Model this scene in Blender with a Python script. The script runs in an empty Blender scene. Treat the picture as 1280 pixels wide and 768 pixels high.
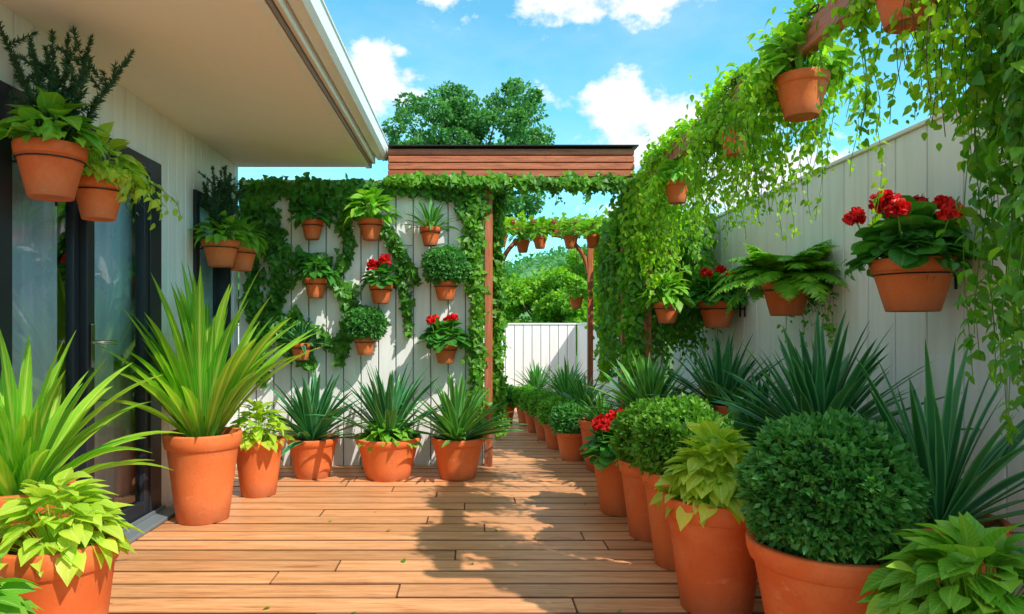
import bpy, math, random
import numpy as np
from mathutils import Vector
rng = np.random.default_rng(11)
random.seed(5)
scene = bpy.context.scene
COL = scene.collection

# ------------------------------------------------------------------ materials
def newmat(name):
    m = bpy.data.materials.new(name); m.use_nodes = True
    nt = m.node_tree; nt.nodes.clear()
    out = nt.nodes.new('ShaderNodeOutputMaterial')
    return m, nt, out
def mixc(nt, fac, a, b, mode='MIX'):
    n = nt.nodes.new('ShaderNodeMix'); n.data_type = 'RGBA'; n.blend_type = mode
    for idx, v in ((0, fac), (6, a), (7, b)):
        if isinstance(v, bpy.types.NodeSocket): nt.links.new(v, n.inputs[idx])
        elif idx == 0: n.inputs[0].default_value = v
        else: n.inputs[idx].default_value = (*v[:3], 1)
    return n.outputs[2]
def math_(nt, op, a, b=None, c=None, clamp=False):
    n = nt.nodes.new('ShaderNodeMath'); n.operation = op; n.use_clamp = clamp
    for i, v in enumerate((a, b, c)):
        if v is None: continue
        if isinstance(v, bpy.types.NodeSocket): nt.links.new(v, n.inputs[i])
        else: n.inputs[i].default_value = v
    return n.outputs[0]
def ramp(nt, src, stops):
    r = nt.nodes.new('ShaderNodeValToRGB')
    e = r.color_ramp.elements
    e[0].position, e[0].color = stops[0][0], (*stops[0][1], 1)
    e[1].position, e[1].color = stops[-1][0], (*stops[-1][1], 1)
    for p, c in stops[1:-1]:
        x = e.new(p); x.color = (*c, 1)
    nt.links.new(src, r.inputs[0]); return r.outputs[0]
def noise(nt, scale, detail=4, mapscale=(1, 1, 1), coord='Object', rough=.55):
    tc = nt.nodes.new('ShaderNodeTexCoord'); mp = nt.nodes.new('ShaderNodeMapping')
    mp.inputs['Scale'].default_value = mapscale
    nt.links.new(tc.outputs[coord], mp.inputs[0])
    n = nt.nodes.new('ShaderNodeTexNoise'); n.inputs['Scale'].default_value = scale
    n.inputs['Detail'].default_value = detail; n.inputs['Roughness'].default_value = rough
    nt.links.new(mp.outputs[0], n.inputs['Vector']); return n.outputs['Fac']
def bump(nt, h, strength, dist):
    b = nt.nodes.new('ShaderNodeBump'); b.inputs['Strength'].default_value = strength
    b.inputs['Distance'].default_value = dist; nt.links.new(h, b.inputs['Height']); return b.outputs[0]
def pbsdf(nt, out, color, rough=.5, normal=None, spec=.5, metal=0):
    p = nt.nodes.new('ShaderNodeBsdfPrincipled')
    if isinstance(color, bpy.types.NodeSocket): nt.links.new(color, p.inputs['Base Color'])
    else: p.inputs['Base Color'].default_value = (*color, 1)
    if isinstance(rough, bpy.types.NodeSocket): nt.links.new(rough, p.inputs['Roughness'])
    else: p.inputs['Roughness'].default_value = rough
    p.inputs['Specular IOR Level'].default_value = spec; p.inputs['Metallic'].default_value = metal
    if normal is not None: nt.links.new(normal, p.inputs['Normal'])
    if out is not None: nt.links.new(p.outputs[0], out.inputs[0])
    return p

def leafmat(name, c1, c2, rib=None, edge=None, rough=.42, trans=.35, ribw=.06):
    m, nt, out = newmat(name)
    g = nt.nodes.new('ShaderNodeNewGeometry')
    col = mixc(nt, g.outputs['Random Per Island'], c1, c2)
    nz = noise(nt, 3.0, 2)
    col = mixc(nt, math_(nt, 'MULTIPLY_ADD', nz, 1.8, -.55, True), col, tuple(x*.5 for x in c1))
    old = math_(nt, 'MULTIPLY_ADD', g.outputs['Random Per Island'], 12, -11.3, True)
    col = mixc(nt, math_(nt, 'MULTIPLY', old, .55), col, (c2[0]*1.25, c2[1]*1.0, c2[2]))
    uv = nt.nodes.new('ShaderNodeUVMap'); sep = nt.nodes.new('ShaderNodeSeparateXYZ')
    nt.links.new(uv.outputs[0], sep.inputs[0])
    d = math_(nt, 'ABSOLUTE', math_(nt, 'SUBTRACT', sep.outputs[0], .5))
    if edge:
        f = math_(nt, 'MULTIPLY_ADD', d, 6, -1.7, True); col = mixc(nt, f, col, edge)
    if rib:
        f = math_(nt, 'SUBTRACT', 1, math_(nt, 'DIVIDE', d, ribw), None, True)
        col = mixc(nt, math_(nt, 'MULTIPLY', f, .6), col, rib)
        s = math_(nt, 'SINE', math_(nt, 'MULTIPLY', math_(nt, 'ADD', sep.outputs[1], math_(nt, 'MULTIPLY', d, -.7)), 48))
        col = mixc(nt, math_(nt, 'MULTIPLY_ADD', s, .13, .05, True), col, rib)
    p = pbsdf(nt, None, col, rough, None, .4)
    tr = nt.nodes.new('ShaderNodeBsdfTranslucent')
    tcol = mixc(nt, 1.0, col, (1.35, 1.4, .5), 'MULTIPLY'); nt.links.new(tcol, tr.inputs[0])
    mx = nt.nodes.new('ShaderNodeMixShader'); mx.inputs[0].default_value = trans
    nt.links.new(p.outputs[0], mx.inputs[1]); nt.links.new(tr.outputs[0], mx.inputs[2])
    nt.links.new(mx.outputs[0], out.inputs[0]); return m

M = {}
M['hosta'] = leafmat('hosta_leaf', (.12, .44, .02), (.36, .70, .06), rib=(.5, .72, .22))
M['lime'] = leafmat('lime_leaf', (.40, .66, .03), (.72, .86, .10), rib=(.75, .86, .3), trans=.42)
M['geraleaf'] = leafmat('geranium_leaf', (.035, .24, .025), (.11, .41, .05), rib=(.25, .48, .14))
M['box'] = leafmat('boxwood_leaf', (.045, .26, .045), (.17, .48, .10), trans=.3)
M['box2'] = leafmat('boxwood_light_leaf', (.11, .39, .03), (.31, .60, .08), trans=.35)
M['agave'] = leafmat('agave_leaf', (.015, .14, .05), (.07, .32, .11), edge=(.16, .44, .17), trans=.15, rough=.35)
M['agave2'] = leafmat('yucca_leaf', (.03, .22, .03), (.15, .44, .07), edge=(.25, .54, .14), trans=.2, rough=.35)
M['palm'] = leafmat('dracaena_leaf', (.10, .48, .02), (.44, .78, .05), rib=(.85, .88, .20), trans=.42, ribw=.16)
M['ivy'] = leafmat('ivy_leaf', (.035, .20, .02), (.14, .42, .04), rib=(.25, .48, .1))
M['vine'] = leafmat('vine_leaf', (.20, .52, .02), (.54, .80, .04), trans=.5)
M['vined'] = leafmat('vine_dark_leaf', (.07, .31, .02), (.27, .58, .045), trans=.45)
M['rose'] = leafmat('rosemary_leaf', (.015, .07, .025), (.05, .15, .06), trans=.1, rough=.55)
M['fern'] = leafmat('fern_leaf', (.12, .42, .02), (.36, .66, .05), trans=.4)
M['tree'] = leafmat('tree_leaf', (.06, .27, .08), (.19, .44, .13), trans=.35)
M['treeb'] = leafmat('tree_bright_leaf', (.15, .44, .03), (.42, .70, .06), trans=.4)
M['red'] = leafmat('red_petal', (.66, .004, .006), (.95, .02, .015), trans=.2, rough=.5)
M['redc'] = leafmat('red_petal_core', (.45, .002, .004), (.55, .01, .01), trans=.1, rough=.5)

def mk_terracotta():
    m, nt, out = newmat('terracotta')
    oi = nt.nodes.new('ShaderNodeObjectInfo')
    c = mixc(nt, oi.outputs['Random'], (.64, .115, .026), (.78, .185, .05))
    n1 = noise(nt, 5, 6, (1, 1, 1)); n2 = noise(nt, 60, 4)
    c = mixc(nt, math_(nt, 'MULTIPLY_ADD', n1, 2.2, -1.0, True), c, (.80, .26, .10))
    c = mixc(nt, math_(nt, 'MULTIPLY_ADD', noise(nt, 2.3, 5), 2.2, -1.25, True), c, (.44, .075, .02))
    c = mixc(nt, math_(nt, 'MULTIPLY_ADD', n2, 1.4, -.7, True), c, (.50, .10, .03))
    salt = noise(nt, 7, 8, (1, 1, 1.6), rough=.7)
    c = mixc(nt, math_(nt, 'MULTIPLY_ADD', salt, 5, -3.05, True), c, (.80, .42, .26))
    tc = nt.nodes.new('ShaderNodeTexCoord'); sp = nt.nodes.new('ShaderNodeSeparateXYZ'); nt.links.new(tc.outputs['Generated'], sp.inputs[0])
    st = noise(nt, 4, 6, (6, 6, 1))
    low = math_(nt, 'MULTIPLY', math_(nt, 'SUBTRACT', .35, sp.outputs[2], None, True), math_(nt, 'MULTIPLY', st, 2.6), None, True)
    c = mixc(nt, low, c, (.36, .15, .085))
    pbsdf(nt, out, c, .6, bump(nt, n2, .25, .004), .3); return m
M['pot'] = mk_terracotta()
def simple(name, c, rough=.6, c2=None, sc=8, bs=.2, bd=.005, metal=0, ms=(1, 1, 1), spec=.4):
    m, nt, out = newmat(name)
    n1 = noise(nt, sc, 6, ms)
    col = mixc(nt, n1, c, c2 if c2 else tuple(x*.8 for x in c))
    pbsdf(nt, out, col, rough, bump(nt, n1, bs, bd) if bs else None, spec, metal); return m
M['soil'] = simple('potting_soil', (.05, .028, .016), .95, (.015, .009, .006), 60, .8, .02)
M['metal'] = simple('dark_metal', (.03, .032, .035), .4, sc=30, bs=0, metal=.6)
M['steel'] = simple('brushed_steel', (.7, .7, .7), .25, sc=30, bs=0, metal=1)
M['frame'] = simple('door_frame_paint', (.022, .028, .038), .35, sc=10, bs=.02)
M['sill'] = simple('sill_aluminium', (.20, .23, .26), .4, sc=10, bs=.02)
M['soffit'] = simple('soffit_plaster', (.93, .86, .81), .85, (.88, .80, .75), 25, .12, .004)
M['fascia'] = simple('fascia_paint', (.88, .87, .85), .5, (.82, .81, .79), 3, .03)
M['brown'] = simple('gutter_brown', (.26, .12, .07), .5, sc=8)
M['bark'] = simple('tree_bark', (.18, .12, .08), .9, (.08, .055, .035), 12, .8, .03)
M['curtain'] = simple('curtain_fabric', (.90, .93, .94), .9, (.84, .88, .90), 4, .05)
M['room'] = simple('room_plaster', (.6, .6, .6), .9)
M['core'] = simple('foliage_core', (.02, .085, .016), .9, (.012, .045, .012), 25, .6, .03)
M['grass'] = simple('grass_ground', (.07, .15, .03), .95, (.12, .17, .05), 6, .8, .05)
M['hillm'] = simple('hill_woodland', (.07, .22, .07), .95, (.16, .33, .10), .35, 1, .6)

def mk_paint(name, a, b):
    m, nt, out = newmat(name)
    g = nt.nodes.new('ShaderNodeNewGeometry')
    c = mixc(nt, g.outputs['Random Per Island'], a, b)
    st = noise(nt, 3, 6, (5, 5, .35))
    c = mixc(nt, math_(nt, 'MULTIPLY_ADD', st, 2.4, -1.1, True), c, tuple(x*.84 for x in b))
    tc = nt.nodes.new('ShaderNodeTexCoord'); sep = nt.nodes.new('ShaderNodeSeparateXYZ')
    nt.links.new(tc.outputs['Object'], sep.inputs[0])
    low = math_(nt, 'SUBTRACT', .35, sep.outputs[2], None, True)
    c = mixc(nt, math_(nt, 'MULTIPLY', low, noise(nt, 6, 5), None, True), c, (.44, .36, .28))
    fine = noise(nt, 9, 8, (9, 9, .6))
    c = mixc(nt, math_(nt, 'MULTIPLY_ADD', fine, 3, -1.85, True), c, (.62, .60, .57))
    pbsdf(nt, out, c, .55, bump(nt, fine, .3, .003), .35); return m
M['clad'] = mk_paint('white_cladding', (.90, .885, .88), (.84, .83, .825))
M['gap'] = simple('cladding_shadow_gap', (.22, .21, .21), .9, bs=0)

def mk_wood(name, cs, ms, rough=.55, spec=.4, edge=None):
    m, nt, out = newmat(name)
    g = nt.nodes.new('ShaderNodeNewGeometry')
    tc = nt.nodes.new('ShaderNodeTexCoord')
    off = nt.nodes.new('ShaderNodeVectorMath'); off.operation = 'SCALE'
    cmb = nt.nodes.new('ShaderNodeCombineXYZ')
    for i in range(3): nt.links.new(g.outputs['Random Per Island'], cmb.inputs[i])
    nt.links.new(cmb.outputs[0], off.inputs[0]); off.inputs['Scale'].default_value = 37
    add = nt.nodes.new('ShaderNodeVectorMath'); nt.links.new(tc.outputs['Object'], add.inputs[0]); nt.links.new(off.outputs[0], add.inputs[1])
    mp = nt.nodes.new('ShaderNodeMapping'); mp.inputs['Scale'].default_value = ms; nt.links.new(add.outputs[0], mp.inputs[0])
    n1 = nt.nodes.new('ShaderNodeTexNoise'); n1.inputs['Scale'].default_value = 4; n1.inputs['Detail'].default_value = 9; n1.inputs['Roughness'].default_value = .68
    n1.inputs['Distortion'].default_value = .6
    nt.links.new(mp.outputs[0], n1.inputs['Vector'])
    n3 = nt.nodes.new('ShaderNodeTexNoise'); n3.inputs['Scale'].default_value = 13; n3.inputs['Detail'].default_value = 5; n3.inputs['Roughness'].default_value = .6
    nt.links.new(mp.outputs[0], n3.inputs['Vector'])
    base = ramp(nt, n1.outputs[0], [(.30, cs[0]), (.46, cs[1]), (.68, cs[2])])
    base = mixc(nt, math_(nt, 'MULTIPLY_ADD', n3.outputs[0], 4, -2.15, True), base, cs[0])
    tint = mixc(nt, g.outputs['Random Per Island'], (.80, .79, .78), (1.16, 1.14, 1.12))
    c = mixc(nt, 1, base, tint, 'MULTIPLY')
    big = noise(nt, 1.1, 5)
    c = mixc(nt, math_(nt, 'MULTIPLY_ADD', big, 1.5, -.85, True), c, tuple(x*.7 for x in cs[1]))
    if edge:   # side faces darkened: gap shade painted into the board colour
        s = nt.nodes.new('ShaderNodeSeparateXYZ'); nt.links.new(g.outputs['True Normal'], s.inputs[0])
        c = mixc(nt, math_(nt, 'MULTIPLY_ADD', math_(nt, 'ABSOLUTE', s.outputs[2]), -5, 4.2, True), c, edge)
    pbsdf(nt, out, c, rough, bump(nt, n1.outputs[0], .35, .004), spec); return m
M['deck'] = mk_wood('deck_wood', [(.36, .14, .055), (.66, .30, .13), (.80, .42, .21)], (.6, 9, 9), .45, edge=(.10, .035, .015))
M['beam'] = mk_wood('red_cedar', [(.16, .04, .018), (.36, .10, .045), (.50, .17, .08)], (.7, 9, 9), .5)
M['beamy'] = mk_wood('red_cedar_long', [(.2, .05, .025), (.42, .12, .05), (.55, .19, .09)], (9, .7, 9), .5)
M['beamz'] = mk_wood('red_cedar_post', [(.2, .05, .025), (.42, .12, .05), (.55, .19, .09)], (9, 9, .7), .5)

def mk_glass():
    m, nt, out = newmat('window_glass')
    t = nt.nodes.new('ShaderNodeBsdfTransparent'); t.inputs[0].default_value = (.90, .96, .97, 1)
    g = nt.nodes.new('ShaderNodeBsdfGlossy'); g.inputs['Roughness'].default_value = .01
    g.inputs[0].default_value = (.9, .95, 1, 1)
    f = nt.nodes.new('ShaderNodeFresnel'); f.inputs[0].default_value = 1.5
    mx = nt.nodes.new('ShaderNodeMixShader')
    nt.links.new(math_(nt, 'MULTIPLY_ADD', f.outputs[0], 1.2, .06, True), mx.inputs[0])
    nt.links.new(t.outputs[0], mx.inputs[1]); nt.links.new(g.outputs[0], mx.inputs[2])
    nt.links.new(mx.outputs[0], out.inputs[0]); return m
M['glass'] = mk_glass()

# ------------------------------------------------------------------ geometry helpers
def empty(name, loc=(0, 0, 0)):
    e = bpy.data.objects.new(name, None); e.location = loc; e.empty_display_size = .1
    COL.objects.link(e); return e

class MB:
    def __init__(s): s.V = []; s.F = []; s.U = []; s.n = 0
    def add(s, V, F, U=None):
        V = np.asarray(V, float).reshape(-1, 3); F = np.asarray(F, int).reshape(-1, 4)
        if U is None: U = np.zeros((len(V), 2))
        s.V.append(V); s.F.append(F+s.n); s.U.append(np.asarray(U, float).reshape(-1, 2)); s.n += len(V)
    def box(s, x0, x1, y0, y1, z0, z1, c=0.0):
        if c <= 0:
            V = [(x, y, z) for z in (z0, z1) for y in (y0, y1) for x in (x0, x1)]
            F = [(0, 2, 3, 1), (4, 5, 7, 6), (0, 1, 5, 4), (2, 6, 7, 3), (0, 4, 6, 2), (1, 3, 7, 5)]
            s.add(V, F); return
        V = []; idx = {}
        for sx in (0, 1):
            for sy in (0, 1):
                for sz in (0, 1):
                    X = (x0, x1)[sx]; Y = (y0, y1)[sy]; Z = (z0, z1)[sz]
                    ix = c if sx == 0 else -c; iy = c if sy == 0 else -c; iz = c if sz == 0 else -c
                    for a, p in enumerate(((X, Y+iy, Z+iz), (X+ix, Y, Z+iz), (X+ix, Y+iy, Z))):
                        idx[(sx, sy, sz, a)] = len(V); V.append(p)
        F = []
        for sx in (0, 1): F.append([idx[(sx, a, b, 0)] for a, b in ((0, 0), (0, 1), (1, 1), (1, 0))][::(1 if sx == 0 else -1)])
        for sy in (0, 1): F.append([idx[(a, sy, b, 1)] for a, b in ((0, 0), (1, 0), (1, 1), (0, 1))][::(1 if sy == 0 else -1)])
        for sz in (0, 1): F.append([idx[(a, b, sz, 2)] for a, b in ((0, 0), (0, 1), (1, 1), (1, 0))][::(1 if sz == 0 else -1)])
        for sx in (0, 1):
            for sy in (0, 1): F.append([idx[(sx, sy, 0, 0)], idx[(sx, sy, 0, 1)], idx[(sx, sy, 1, 1)], idx[(sx, sy, 1, 0)]])
        for sx in (0, 1):
            for sz in (0, 1): F.append([idx[(sx, 0, sz, 0)], idx[(sx, 0, sz, 2)], idx[(sx, 1, sz, 2)], idx[(sx, 1, sz, 0)]])
        for sy in (0, 1):
            for sz in (0, 1): F.append([idx[(0, sy, sz, 1)], idx[(0, sy, sz, 2)], idx[(1, sy, sz, 2)], idx[(1, sy, sz, 1)]])
        s.add(V, F)
    def tube(s, pts, rad, seg=8):
        pts = np.asarray(pts, float); n = len(pts)
        rad = np.full(n, rad) if np.isscalar(rad) else np.asarray(rad)
        T = np.gradient(pts, axis=0); T /= np.linalg.norm(T, axis=1)[:, None]+1e-9
        up = np.array([.13, .21, .97]);
        if abs(T[0] @ up) > .9: up = np.array([1, .1, .05])
        A = np.cross(T, up); A /= np.linalg.norm(A, axis=1)[:, None]; B = np.cross(T, A)
        th = np.linspace(0, 2*np.pi, seg, endpoint=False)
        V = pts[:, None]+rad[:, None, None]*(A[:, None]*np.cos(th)[None, :, None]+B[:, None]*np.sin(th)[None, :, None])
        F = [(i*seg+j, i*seg+(j+1) % seg, (i+1)*seg+(j+1) % seg, (i+1)*seg+j) for i in range(n-1) for j in range(seg)]
        s.add(V, F)
    def build(s, name, mat, parent=None, smooth=True):
        me = bpy.data.meshes.new(name)
        V = np.concatenate(s.V); F = np.concatenate(s.F); U = np.concatenate(s.U)
        me.vertices.add(len(V)); me.vertices.foreach_set('co', V.ravel())
        me.loops.add(F.size); me.loops.foreach_set('vertex_index', F.ravel().astype(np.int32))
        me.polygons.add(len(F)); me.polygons.foreach_set('loop_start', np.arange(0, F.size, 4, dtype=np.int32))
        try: me.polygons.foreach_set('loop_total', np.full(len(F), 4, dtype=np.int32))
        except Exception: pass
        me.polygons.foreach_set('use_smooth', np.full(len(F), smooth))
        uv = me.uv_layers.new(name='UVMap'); uv.data.foreach_set('uv', U[F.ravel()].ravel())
        me.update(calc_edges=True); me.materials.append(mat)
        o = bpy.data.objects.new(name, me); COL.objects.link(o)
        if parent: o.parent = parent
        return o

def leaf_t(ts, ws, curl, fold, k=1.0):
    V = []; U = []; F = []
    for t, w in zip(ts, ws):
        for c in (-1, 0, 1):
            V.append((c*w*k, t, fold*abs(c)*w-curl*t*t)); U.append((c*.5+.5, t))
    for i in range(len(ts)-1):
        for j in range(2): F.append((i*3+j, i*3+j+1, (i+1)*3+j+1, (i+1)*3+j))
    return np.array(V), np.array(F), np.array(U)
T_HOSTA = leaf_t([0, .07, .22, .42, .62, .84, 1], [.02, .2, .33, .36, .29, .12, .004], .35, .3)
T_OVAL = leaf_t([0, .12, .4, .72, 1], [.02, .22, .32, .20, .004], .25, .3)
T_ROUND = leaf_t([0, .05, .2, .5, .8, .95, 1], [.05, .28, .45, .5, .42, .2, .02], .15, .2)
T_IVY = leaf_t([0, .08, .3, .5, .75, 1], [.05, .40, .52, .30, .22, .01], .25, .2)
T_TINY = leaf_t([0, .45, 1], [.04, .30, .01], .15, .25)
T_NEED = leaf_t([0, .4, 1], [.06, .07, .01], .05, .0)
T_LFLET = leaf_t([0, .35, 1], [.1, .19, .01], .15, .1)
T_PETAL = leaf_t([0, .6, 1], [.1, .5, .3], .3, -.2)
q = np.array([(0, 0, 0), (.38, .45, .08), (0, 1, -.1), (-.38, .5, .05)]); T_QUAD = (q, np.array([(0, 1, 2, 3)]), np.array([(.5, 0), (1, .5), (.5, 1), (0, .5)]))

def nrm(a): return a/(np.linalg.norm(a, axis=-1, keepdims=True)+1e-9)
def inst(mb, tm, P, D, NN, S, W=None):
    tv, tf, tu = tm
    P = np.atleast_2d(P); D = nrm(np.atleast_2d(D)); NN = np.atleast_2d(NN); n = len(P)
    X = nrm(np.cross(D, NN)); Z = np.cross(X, D)
    S = np.broadcast_to(np.asarray(S, float), (n,)); W = S if W is None else np.broadcast_to(np.asarray(W, float), (n,))
    V = (P[:, None]+(W[:, None]*tv[None, :, 0])[..., None]*X[:, None]
         + (S[:, None]*tv[None, :, 1])[..., None]*D[:, None]+(W[:, None]*tv[None, :, 2])[..., None]*Z[:, None])
    F = tf[None]+(np.arange(n)*len(tv))[:, None, None]
    mb.add(V, F, np.tile(tu, (n, 1)))
def rnd(n, s=1.0): return rng.normal(size=(n, 3))*s
def rvec(n): return nrm(rng.normal(size=(n, 3)))

def lathe(prof, seg=48):
    mb = MB(); prof = np.array(prof); n = len(prof); th = np.linspace(0, 2*np.pi, seg, endpoint=False)
    V = np.stack([prof[:, 0][:, None]*np.cos(th), prof[:, 0][:, None]*np.sin(th), np.repeat(prof[:, 1][:, None], seg, 1)], -1)
    F = [(i*seg+j, i*seg+(j+1) % seg, (i+1)*seg+(j+1) % seg, (i+1)*seg+j) for i in range(n-1) for j in range(seg)]
    mb.add(V, F); return mb

def make_pot(parent, R, H, small=False):
    b = R*(.66 if not small else .62)
    rb = H*(.83 if not small else .76); lip = R*.955; e = R*.02; w = R*.11
    def mid(t): return b+(R*.90-b)*t
    prof = [(0.001, .004), (b*.94, .004), (b*.97, .0), (b, e), (mid(.3), rb*.3), (mid(.6), rb*.6), (mid(1), rb-e), (mid(1)+e*.5, rb),
            (lip-e, rb+e*.2), (lip, rb+e), (R-e*.4, (rb+H)/2), (R, H-e*1.6), (R-e*.3, H-e*.5), (R-e*1.6, H), (R-w, H), (R-w-e, H-e), (R-w-e*1.5, rb), (b*.7, H*.5)]
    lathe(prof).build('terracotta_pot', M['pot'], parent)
    s = MB(); r = R-w-e; rings = 5; seg = 28; V = [];
    for i in range(rings):
        for j in range(seg):
            a = j/seg*6.2832; rr = r*(i/(rings-1)) + .001
            V.append((rr*math.cos(a), rr*math.sin(a), H*.90+random.uniform(-1, 1)*.012*min(1, R*4)))
    F = [(i*seg+j, i*seg+(j+1) % seg, (i+1)*seg+(j+1) % seg, (i+1)*seg+j) for i in range(rings-1) for j in range(seg)]
    s.add(V, F); s.build('soil', M['soil'], parent)
    return H*.9

# --- plant kinds : everything is written in the local frame of its parent, pot base at z=0
def k_hosta(par, R, H, top, sz, mat='hosta', n=85, tm=T_HOSTA, ls=.62, hgt=.75):
    mb = MB(); i = np.arange(n); u = np.sqrt((i+.5)/n); az = i*2.39996+rng.normal(size=n)*.35
    h = np.stack([np.cos(az), np.sin(az), np.zeros(n)], 1)
    rr = sz*u*.66*rng.uniform(.8, 1.15, n); zz = top+sz*hgt*(1-u**2*.95)*rng.uniform(.72, 1.12, n)+.02
    P = h*rr[:, None]; P[:, 2] = zz
    el = np.radians(58-88*u+rng.normal(size=n)*14)
    D = h*np.cos(el)[:, None]; D[:, 2] = np.sin(el); D += rnd(n, .14)
    NN = -h*np.sin(el)[:, None]*1.0; NN[:, 2] = np.cos(el); NN += rnd(n, .22)
    S = sz*ls*rng.uniform(.6, 1.15, n)
    inst(mb, tm, P, D, NN, S, S*rng.uniform(.85, 1.1, n))
    st = MB(); base = h*(rr*.25)[:, None]; base[:, 2] = top-.01; d = P-base
    L = np.linalg.norm(d, axis=1)
    inst(st, T_NEED, base, d, NN+rnd(n, .3), L*1.02, np.full(n, max(.04, sz*.16)))
    st.build('stems', M[mat], par); mb.build('leaves', M[mat], par)

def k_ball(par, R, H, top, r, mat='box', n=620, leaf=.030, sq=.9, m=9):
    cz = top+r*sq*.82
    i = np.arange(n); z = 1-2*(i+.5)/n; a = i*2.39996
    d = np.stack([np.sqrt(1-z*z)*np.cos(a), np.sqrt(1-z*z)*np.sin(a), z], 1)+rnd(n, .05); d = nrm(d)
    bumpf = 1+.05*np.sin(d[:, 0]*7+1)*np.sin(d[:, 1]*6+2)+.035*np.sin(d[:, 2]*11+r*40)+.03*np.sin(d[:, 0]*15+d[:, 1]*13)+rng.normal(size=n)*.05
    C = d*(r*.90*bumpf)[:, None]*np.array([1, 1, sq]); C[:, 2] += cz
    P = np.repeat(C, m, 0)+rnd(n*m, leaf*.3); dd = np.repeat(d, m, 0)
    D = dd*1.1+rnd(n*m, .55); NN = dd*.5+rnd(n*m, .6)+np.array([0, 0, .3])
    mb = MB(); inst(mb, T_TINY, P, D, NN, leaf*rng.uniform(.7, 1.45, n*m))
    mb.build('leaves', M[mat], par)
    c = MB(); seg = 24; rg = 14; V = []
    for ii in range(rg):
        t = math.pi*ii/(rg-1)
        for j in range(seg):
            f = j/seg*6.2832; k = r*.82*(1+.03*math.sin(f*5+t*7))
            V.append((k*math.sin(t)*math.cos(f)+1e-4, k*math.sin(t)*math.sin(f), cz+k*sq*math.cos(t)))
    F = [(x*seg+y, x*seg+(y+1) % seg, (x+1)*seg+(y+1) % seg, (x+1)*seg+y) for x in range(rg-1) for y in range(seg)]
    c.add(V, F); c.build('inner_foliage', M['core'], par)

def blades(mb, c, n, L, W, e0, e1, droop, ts=9, fold=.3, br=.03, lmin=.72):
    prof = np.interp(np.linspace(0, 1, ts), [0, .2, .55, .85, 1], [.5, .85, 1, .5, .02])
    t = np.linspace(0, 1, ts)
    for i in range(n):
        az = i*2.39996+random.uniform(-.3, .3); u = (i+.5)/n
        e = math.radians(e0+(e1-e0)*u+random.uniform(-7, 7)); l = L*random.uniform(lmin, 1.05)
        ang = e-droop*random.uniform(.5, 1.4)*(t**1.6)*(math.cos(e)+.22)
        st = l/(ts-1); hh = np.concatenate([[0], np.cumsum(np.cos(ang)*st)[:-1]])+br*(1-u); zz = np.concatenate([[0], np.cumsum(np.sin(ang)*st)[:-1]])
        ca, sa = math.cos(az), math.sin(az); bend = random.uniform(-.12, .12)*l*t**2
        sp = np.stack([c[0]+ca*hh-sa*bend, c[1]+sa*hh+ca*bend, c[2]+zz], 1)
        tw = random.uniform(-.5, .5)*t
        side = np.array([-sa, ca, 0]); nr = np.stack([-np.sin(ang)*ca, -np.sin(ang)*sa, np.cos(ang)], 1)
        sd = side[None]*np.cos(tw)[:, None]+nr*np.sin(tw)[:, None]; w = (W*random.uniform(.8, 1.15)*prof)[:, None]
        V = np.stack([sp-sd*w+nr*w*fold, sp, sp+sd*w+nr*w*fold], 1)
        U = np.stack([np.stack([np.full(ts, x), t], 1) for x in (0, .5, 1)], 1)
        F = [(a*3+j, a*3+j+1, (a+1)*3+j+1, (a+1)*3+j) for a in range(ts-1) for j in range(2)]
        mb.add(V, F, U)
def k_agave(par, R, H, top, L, mat='agave', n=58, W=.019, e0=12, e1=86, droop=.7, **k):
    mb = MB(); blades(mb, (0, 0, top-.01), n, L, W, e0, e1, droop, **k); mb.build('leaves', M[mat], par)

def flower_heads(par, heads, r):
    mb = MB(); core = MB(); st = MB()
    for (x, y, z, z0) in heads:
        n = 90; d = rvec(n); d[:, 2] = np.abs(d[:, 2])*1.1-.35; d = nrm(d); rr = r*random.uniform(.75, 1.2)
        P = np.array([x, y, z])+d*rr*.62
        inst(mb, T_PETAL, P, d+rnd(n, .7), d+rnd(n, .3), rr*.52*rng.uniform(.8, 1.2, n))
        P2 = np.array([x, y, z])+d*rr*.35
        inst(core, T_PETAL, P2, rvec(n), d, rr*.55)
        st.tube([(x*.3, y*.3, z0), (x*.8, y*.8, (z0+z)/2), (x, y, z)], .004, 6)
    mb.build('red_flowers', M['red'], par); core.build('flower_hearts', M['redc'], par); st.build('flower_stalks', M['hosta'], par)
def k_gera(par, R, H, top, sz, heads=4, n=95, fr=None, face=(0, -1)):
    k_hosta(par, R, H, top, sz, 'geraleaf', n, T_ROUND, .42, .72)
    hs = []
    for i in range(heads):
        a = i*2.4+.6; q_ = .36*sz*math.sqrt(i+.3)/1.1
        hs.append((q_*math.cos(a)+face[0]*sz*.10, q_*math.sin(a)+face[1]*sz*.10, top+sz*(1.02-.12*i/max(1, heads)*2+random.uniform(-.10, .12)), top+.02))
    flower_heads(par, hs, fr or sz*.24)

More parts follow.
